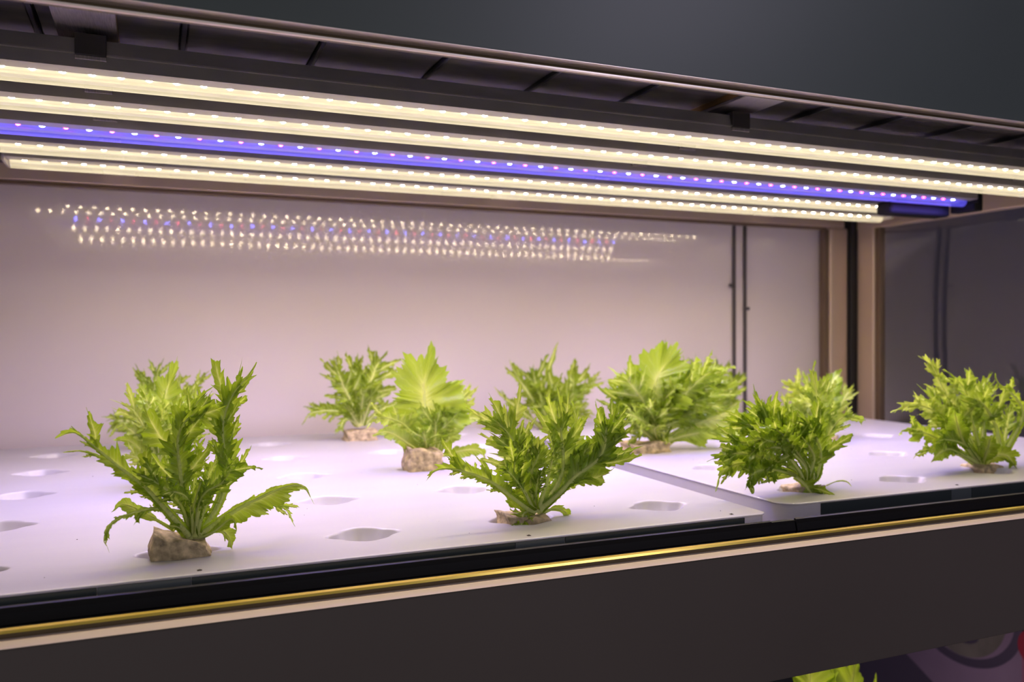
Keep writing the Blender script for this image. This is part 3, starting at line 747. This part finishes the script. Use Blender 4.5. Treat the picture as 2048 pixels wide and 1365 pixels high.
# 5 second lettuce row, middle
lettuce('lettuce with one big round frilly leaf standing up, on a tall tan sponge plug', (.3606, 1.2017, 0), [
    ([(857,922),(858,870),(852,820),(848,775),(852,738),(860,718)], 92, 'fan', .0, dict(tone=LT, rib=12, cup=.1)),
    ([(868,918),(894,858),(914,816),(934,786),(955,786)], 30, 'head', .02, dict(tone=PALE, rib=8)),
    ([(872,916),(906,860),(940,838),(976,842)], 24, 'broad', .03, dict(tone=LT, rib=5)),
    ([(848,910),(816,858),(782,838),(754,838),(736,856)], 28, 'head', -.02, dict(tone=PALE, rib=6)),
    ([(850,912),(816,888),(785,868),(762,865),(744,873)], 19, 'broad', -.04, dict(tone=LT, rib=5)),
    ([(863,918),(871,865),(868,820)], 36, 'head', -.02, dict(tone=LT, rib=8)),
    ([(853,918),(834,858),(820,812)], 30, 'head', .02, dict(tone=LT, rib=8)),
    ([(867,918),(884,860),(889,806)], 30, 'head', -.01, dict(tone=LT, rib=8)),
    ([(858,920),(850,880),(846,850)], 24, 'head', -.04, dict(tone=LT, rib=6)),
    ([(885,912),(925,902),(958,902),(972,922)], 15, 'broad', .01, dict(tone=MD, rib=3)),
    ([(846,910),(820,890),(808,905)], 13, 'broad', .0, dict(tone=MD, rib=3)),
  ], (846, 938, -.01, .052, .042, .044, -.2, False), res=.9)
# 6 rear row
lettuce('small curly lettuce on a dark-bottomed plug in the rear row, left of the round-leafed one', (.3606, 1.5725, 0), [
    ([(719,854),(703,807),(684,766),(672,731),(668,711)], 34, 'head', .0, dict(tone=MD, rib=8)),
    ([(724,852),(730,803),(746,752),(758,725),(778,716)], 38, 'head', .02, dict(tone=MD, rib=6)),
    ([(712,850),(691,826),(662,817),(631,817),(607,813)], 22, 'lobed', .0, dict(tone=MD, rib=5)),
    ([(712,850),(690,828),(660,822),(625,826),(604,848)], 18, 'lobed', -.01, dict(tone=MD, rib=4)),
    ([(710,846),(690,840),(678,866)], 14, 'lobed', -.02, dict(tone=MD, rib=4)),
    ([(730,848),(765,819),(812,806)], 22, 'lobed', .01, dict(tone=LT, rib=5)),
    ([(724,850),(742,796),(738,764)], 30, 'head', -.02, dict(tone=LT, rib=6)),
    ([(721,852),(712,783),(712,731),(716,712)], 32, 'head', .03, dict(tone=MD, rib=6)),
    ([(715,850),(698,820),(684,800)], 20, 'lobed', -.02, dict(tone=MD, rib=5)),
  ], (720, 872, .0, .058, .046, .032, .0, False), fill=dict(crown=(722, 850), n=5, box=(680, 800, 740, 820), W=(18, 26), kinds=['head', 'lobed']), res=.8)
# 7 behind the front left one
lettuce('pale lettuce directly behind the leftmost front lettuce, partly hidden by it', (.0174, 1.2017, 0), [
    ([(318,950),(304,895),(284,848),(262,818),(228,802)], 36, 'lobed', .0, dict(tone=PALE, rib=9)),
    ([(318,950),(300,880),(284,830),(280,785),(290,765)], 30, 'head', .01, dict(tone=MD, rib=6)),
    ([(322,950),(322,870),(325,815),(334,780),(345,745)], 52, 'fan', .01, dict(tone=LT, rib=10)),
    ([(312,950),(285,905),(258,882),(232,880)], 26, 'broad', .0, dict(tone=MD, rib=5)),
    ([(312,955),(290,925),(262,912),(240,915)], 22, 'lobed', -.02, dict(tone=PALE, rib=4)),
    ([(330,950),(350,880),(372,820),(384,775)], 40, 'head', .03, dict(tone=MD, rib=6)),
    ([(330,950),(360,890),(400,830),(420,785)], 36, 'head', .03, dict(tone=MD, rib=6)),
  ], (316, 962, .0, .05, .04, .026, .0, False), fill=dict(crown=(322, 945), n=7, box=(260, 440, 750, 880), W=(22, 34), kinds=['head', 'lobed'], tones=(MD, LT)), res=.85)
# 8 far back left
lettuce('rear-row lettuce at the left, only its tips showing behind two others', (.0174, 1.5725, 0), [
    ([(318,868),(300,810),(285,760),(270,728)], 20, 'deep', .0, dict(tone=MD, rib=5)),
    ([(320,868),(310,800),(312,760),(326,718)], 22, 'deep', .0, dict(tone=DK, rib=5)),
    ([(325,868),(345,800),(360,760),(356,738)], 16, 'deep', .0, dict(tone=MD, rib=4)),
    ([(312,868),(275,850),(240,842),(212,868)], 24, 'lobed', .0, dict(tone=MD, rib=6)),
    ([(312,868),(270,860),(235,840),(214,842)], 18, 'lobed', .0, dict(tone=MD, rib=5)),
    ([(328,868),(370,800),(400,760),(420,742)], 22, 'head', .0, dict(tone=MD, rib=4)),
  ], (316, 880, .0, .05, .04, .026, .0, False), fill=dict(crown=(320, 866), n=6, box=(260, 430, 750, 840), W=(16, 24), kinds=['head', 'deep']), res=.7)
# 9 rear of the right tray, left
lettuce('lettuce in the rear row of the right tray with one leaf rising highest of all', (.757, 1.5885, 0), [
    ([(1110,868),(1108,790),(1098,745),(1106,712),(1117,684)], 16, 'broad', .0, dict(tone=MD, rib=6)),
    ([(1100,868),(1065,800),(1035,755),(1018,716)], 22, 'lobed', .0, dict(tone=MD, rib=7)),
    ([(1104,868),(1080,800),(1068,750),(1070,722)], 38, 'head', .01, dict(tone=DK, rib=7)),
    ([(1112,868),(1130,800),(1148,755),(1152,728)], 36, 'head', .01, dict(tone=MD, rib=6)),
    ([(1116,868),(1150,800),(1180,770),(1202,758)], 30, 'lobed', .0, dict(tone=LT, rib=6)),
    ([(1098,868),(1040,820),(1008,795),(986,772)], 16, 'lobed', .0, dict(tone=MD, rib=4)),
    ([(1108,868),(1098,800),(1090,765)], 40, 'head', -.02, dict(tone=MD, rib=6)),
    ([(1112,868),(1125,820),(1135,790)], 34, 'head', -.03, dict(tone=MD, rib=6)),
  ], (1105, 872, .0, .05, .04, .026, .0, False), fill=dict(crown=(1108, 864), n=9, box=(1020, 1190, 730, 820), W=(20, 32), kinds=['head', 'lobed']), res=.75)
# 10 big one of the right tray
lettuce('broad bright green lettuce filling the middle of the right tray, stem curving over its plug', (.757, 1.2177, 0), [
    ([(1324,885),(1325,845),(1311,798),(1312,762),(1332,728),(1352,712)], 70, 'fan', -.03, dict(tone=LT, rib=9)),
    ([(1329,886),(1369,860),(1410,842),(1452,826),(1476,806)], 58, 'broad', -.02, dict(tone=LT, rib=9, asym=(1.2, .3))),
    ([(1326,888),(1370,872),(1420,866),(1456,880)], 16, 'broad', -.03, dict(tone=LT, rib=4)),
    ([(1311,884),(1280,818),(1252,775),(1240,738)], 40, 'deep', -.01, dict(tone=MD, rib=8)),
    ([(1311,884),(1270,840),(1235,790),(1212,772)], 34, 'head', .0, dict(tone=DK, rib=6)),
    ([(1318,884),(1300,800),(1290,740),(1284,706)], 42, 'head', .02, dict(tone=LT, rib=7)),
    ([(1320,884),(1330,800),(1338,740),(1340,706)], 40, 'head', .03, dict(tone=LT, rib=7)),
    ([(1322,884),(1362,810),(1400,760),(1425,735)], 48, 'head', .01, dict(tone=LT, rib=7)),
    ([(1322,884),(1350,830),(1378,790),(1390,765)], 46, 'head', -.02, dict(tone=LT, rib=7)),
    ([(1314,886),(1285,860),(1268,845),(1262,830)], 30, 'head', -.02, dict(tone=LT, rib=7)),
    ([(1318,886),(1310,865),(1312,855),(1330,850)], 20, 'lobed', -.05, dict(tone=PALE, rib=4)),
    ([(1318,888),(1330,880),(1334,890)], 12, 'spoon', -.03, dict(tone=LT, rib=4)),
  ], (1290, 897, .0, .072, .05, .030, .0, False), fill=dict(crown=(1318, 880), n=18, box=(1225, 1470, 715, 830), W=(28, 46), kinds=['head', 'head', 'lobed'], tones=(LT, MD, LT)), res=.85)
# 11 behind it
lettuce('darker lettuce half hidden behind the broad bright one, beside the seam strips', (1.1002, 1.5885, 0), [
    ([(1425,862),(1410,790),(1398,740),(1390,706)], 22, 'head', .0, dict(tone=DK, rib=5)),
    ([(1430,862),(1436,790),(1436,745),(1432,715)], 30, 'head', .0, dict(tone=DK, rib=5)),
    ([(1434,862),(1455,800),(1470,765),(1486,748)], 28, 'head', .0, dict(tone=MD, rib=5)),
  ], (1430, 866, .0, .05, .04, .026, .0, False), fill=dict(crown=(1430, 858), n=11, box=(1395, 1480, 715, 820), W=(18, 28), kinds=['head', 'lobed'], tones=(DK, MD)), res=.7)
# 12 behind plant 3
lettuce('light green lettuce behind the dark-leaved corner lettuce, in front of the corner post', (1.1002, 1.2177, 0), [
    ([(1640,890),(1620,820),(1590,775),(1560,758)], 28, 'head', .0, dict(tone=PALE, rib=6)),
    ([(1648,890),(1670,830),(1690,795),(1708,770)], 26, 'head', .0, dict(tone=PALE, rib=7)),
    ([(1640,890),(1630,810),(1612,760),(1606,738)], 34, 'head', .02, dict(tone=LT, rib=6)),
    ([(1645,890),(1655,810),(1665,768),(1680,745)], 30, 'broad', .03, dict(tone=DK, rib=6)),
    ([(1640,890),(1600,850),(1570,820),(1552,806)], 30, 'head', .0, dict(tone=PALE, rib=6)),
  ], (1640, 900, .0, .05, .04, .022, .0, False), fill=dict(crown=(1642, 884), n=11, box=(1565, 1690, 745, 850), W=(22, 32), kinds=['head', 'lobed'], tones=(LT, PALE, MD)), res=.75)

# ------------------------------------------------------------------ the bay below
R(bevel_box('lower_deck', (X0, .72, -.56), (1.05, YB, -.52), 'black', b=.001))
trC = tray('planting_tray', .40, 1.02, .775, 1.70, [.53+.1716*i for i in range(3)], rowsY, 'white planting tray on the shelf below, almost hidden by the dark lower fascia', .02, z=-.4745)
t = fixture(1.02, -.135, -.2, 1.60, 'white', 'grow light of the bay below, behind the dark lower fascia', [], -.18)
t['group'] = 'tubular grow lights in the bay below'
P = [([(1640,1600),(1630,1480),(1622,1400),(1618,1300)], 84), ([(1655,1600),(1680,1480),(1700,1400),(1712,1300)], 66), ([(1650,1600),(1720,1500),(1745,1430),(1752,1350)], 40), ([(1650,1600),(1660,1480),(1668,1400),(1664,1340)], 60)]
lettuce('broad-leaved bright green lettuce in the bay below the dark fascia', (.8732-.0, .95, -.4745), [(p, w_, 'broad', .0, dict(tone=LT, rib=7)) for p, w_ in P], None, res=.8)
# printed end panel of the lower bay
MT['print_base'] = mat('lilac_print', (.30, .20, .42), .5, noise=.15, nscale=5)
MT['print_dark'] = mat('dark_blue_print', (.10, .075, .17), .5)
MT['print_grey'] = mat('grey_mauve_print', (.20, .17, .21), .5, noise=.3, nscale=12)
MT['print_pink'] = mat('pink_print', (.38, .13, .30), .5)
MT['print_red'] = mat('red_print', (.36, .03, .08), .5)
R(bevel_box('lower_end_panel', (1.70, .72, -1.15), (1.71, YB, -.17), 'print_base', b=.001))
def disc(name, cy, cz, ra, rb, m, x, hole=0., a0=0, a1=2*PI, n=48):
    V, F = [], []
    for k in range(n+1):
        a = a0+(a1-a0)*k/n
        V += [(x, cy+ra*math.cos(a), cz+rb*math.sin(a)), (x, cy+ra*hole*math.cos(a), cz+rb*hole*math.sin(a))]
    for k in range(n): F.append((2*k, 2*k+1, 2*k+3, 2*k+2))
    return R(mesh_obj(name, V, F, m))
cy, cz = 1.385, -.43
disc('printed_disc', cy, cz, .115, .115, 'print_grey', 1.6994)
disc('printed_ring', cy, cz, .155, .135, 'print_dark', 1.6990, hole=.86)
disc('printed_blob', cy-.005, cz-.06, .042, .024, 'print_dark', 1.6988)
disc('printed_blob', cy-.11, cz+.02, .035, .03, 'print_dark', 1.6988)
R(mesh_obj('printed_band', [(1.6990, 1.235, -1.1), (1.6990, .75, -1.1), (1.6990, .75, -.18), (1.6990, 1.235, -.18)], [(0, 1, 2, 3)], 'print_pink'))
disc('printed_blob', 1.215, -.47, .03, .035, 'print_red', 1.6985)
R(mesh_obj('printed_band', [(1.6990, 1.72, -1.1), (1.6990, 1.72, -.50), (1.6990, 1.30, -.72), (1.6990, 1.30, -1.1)], [(0, 1, 2, 3)], 'print_dark'))
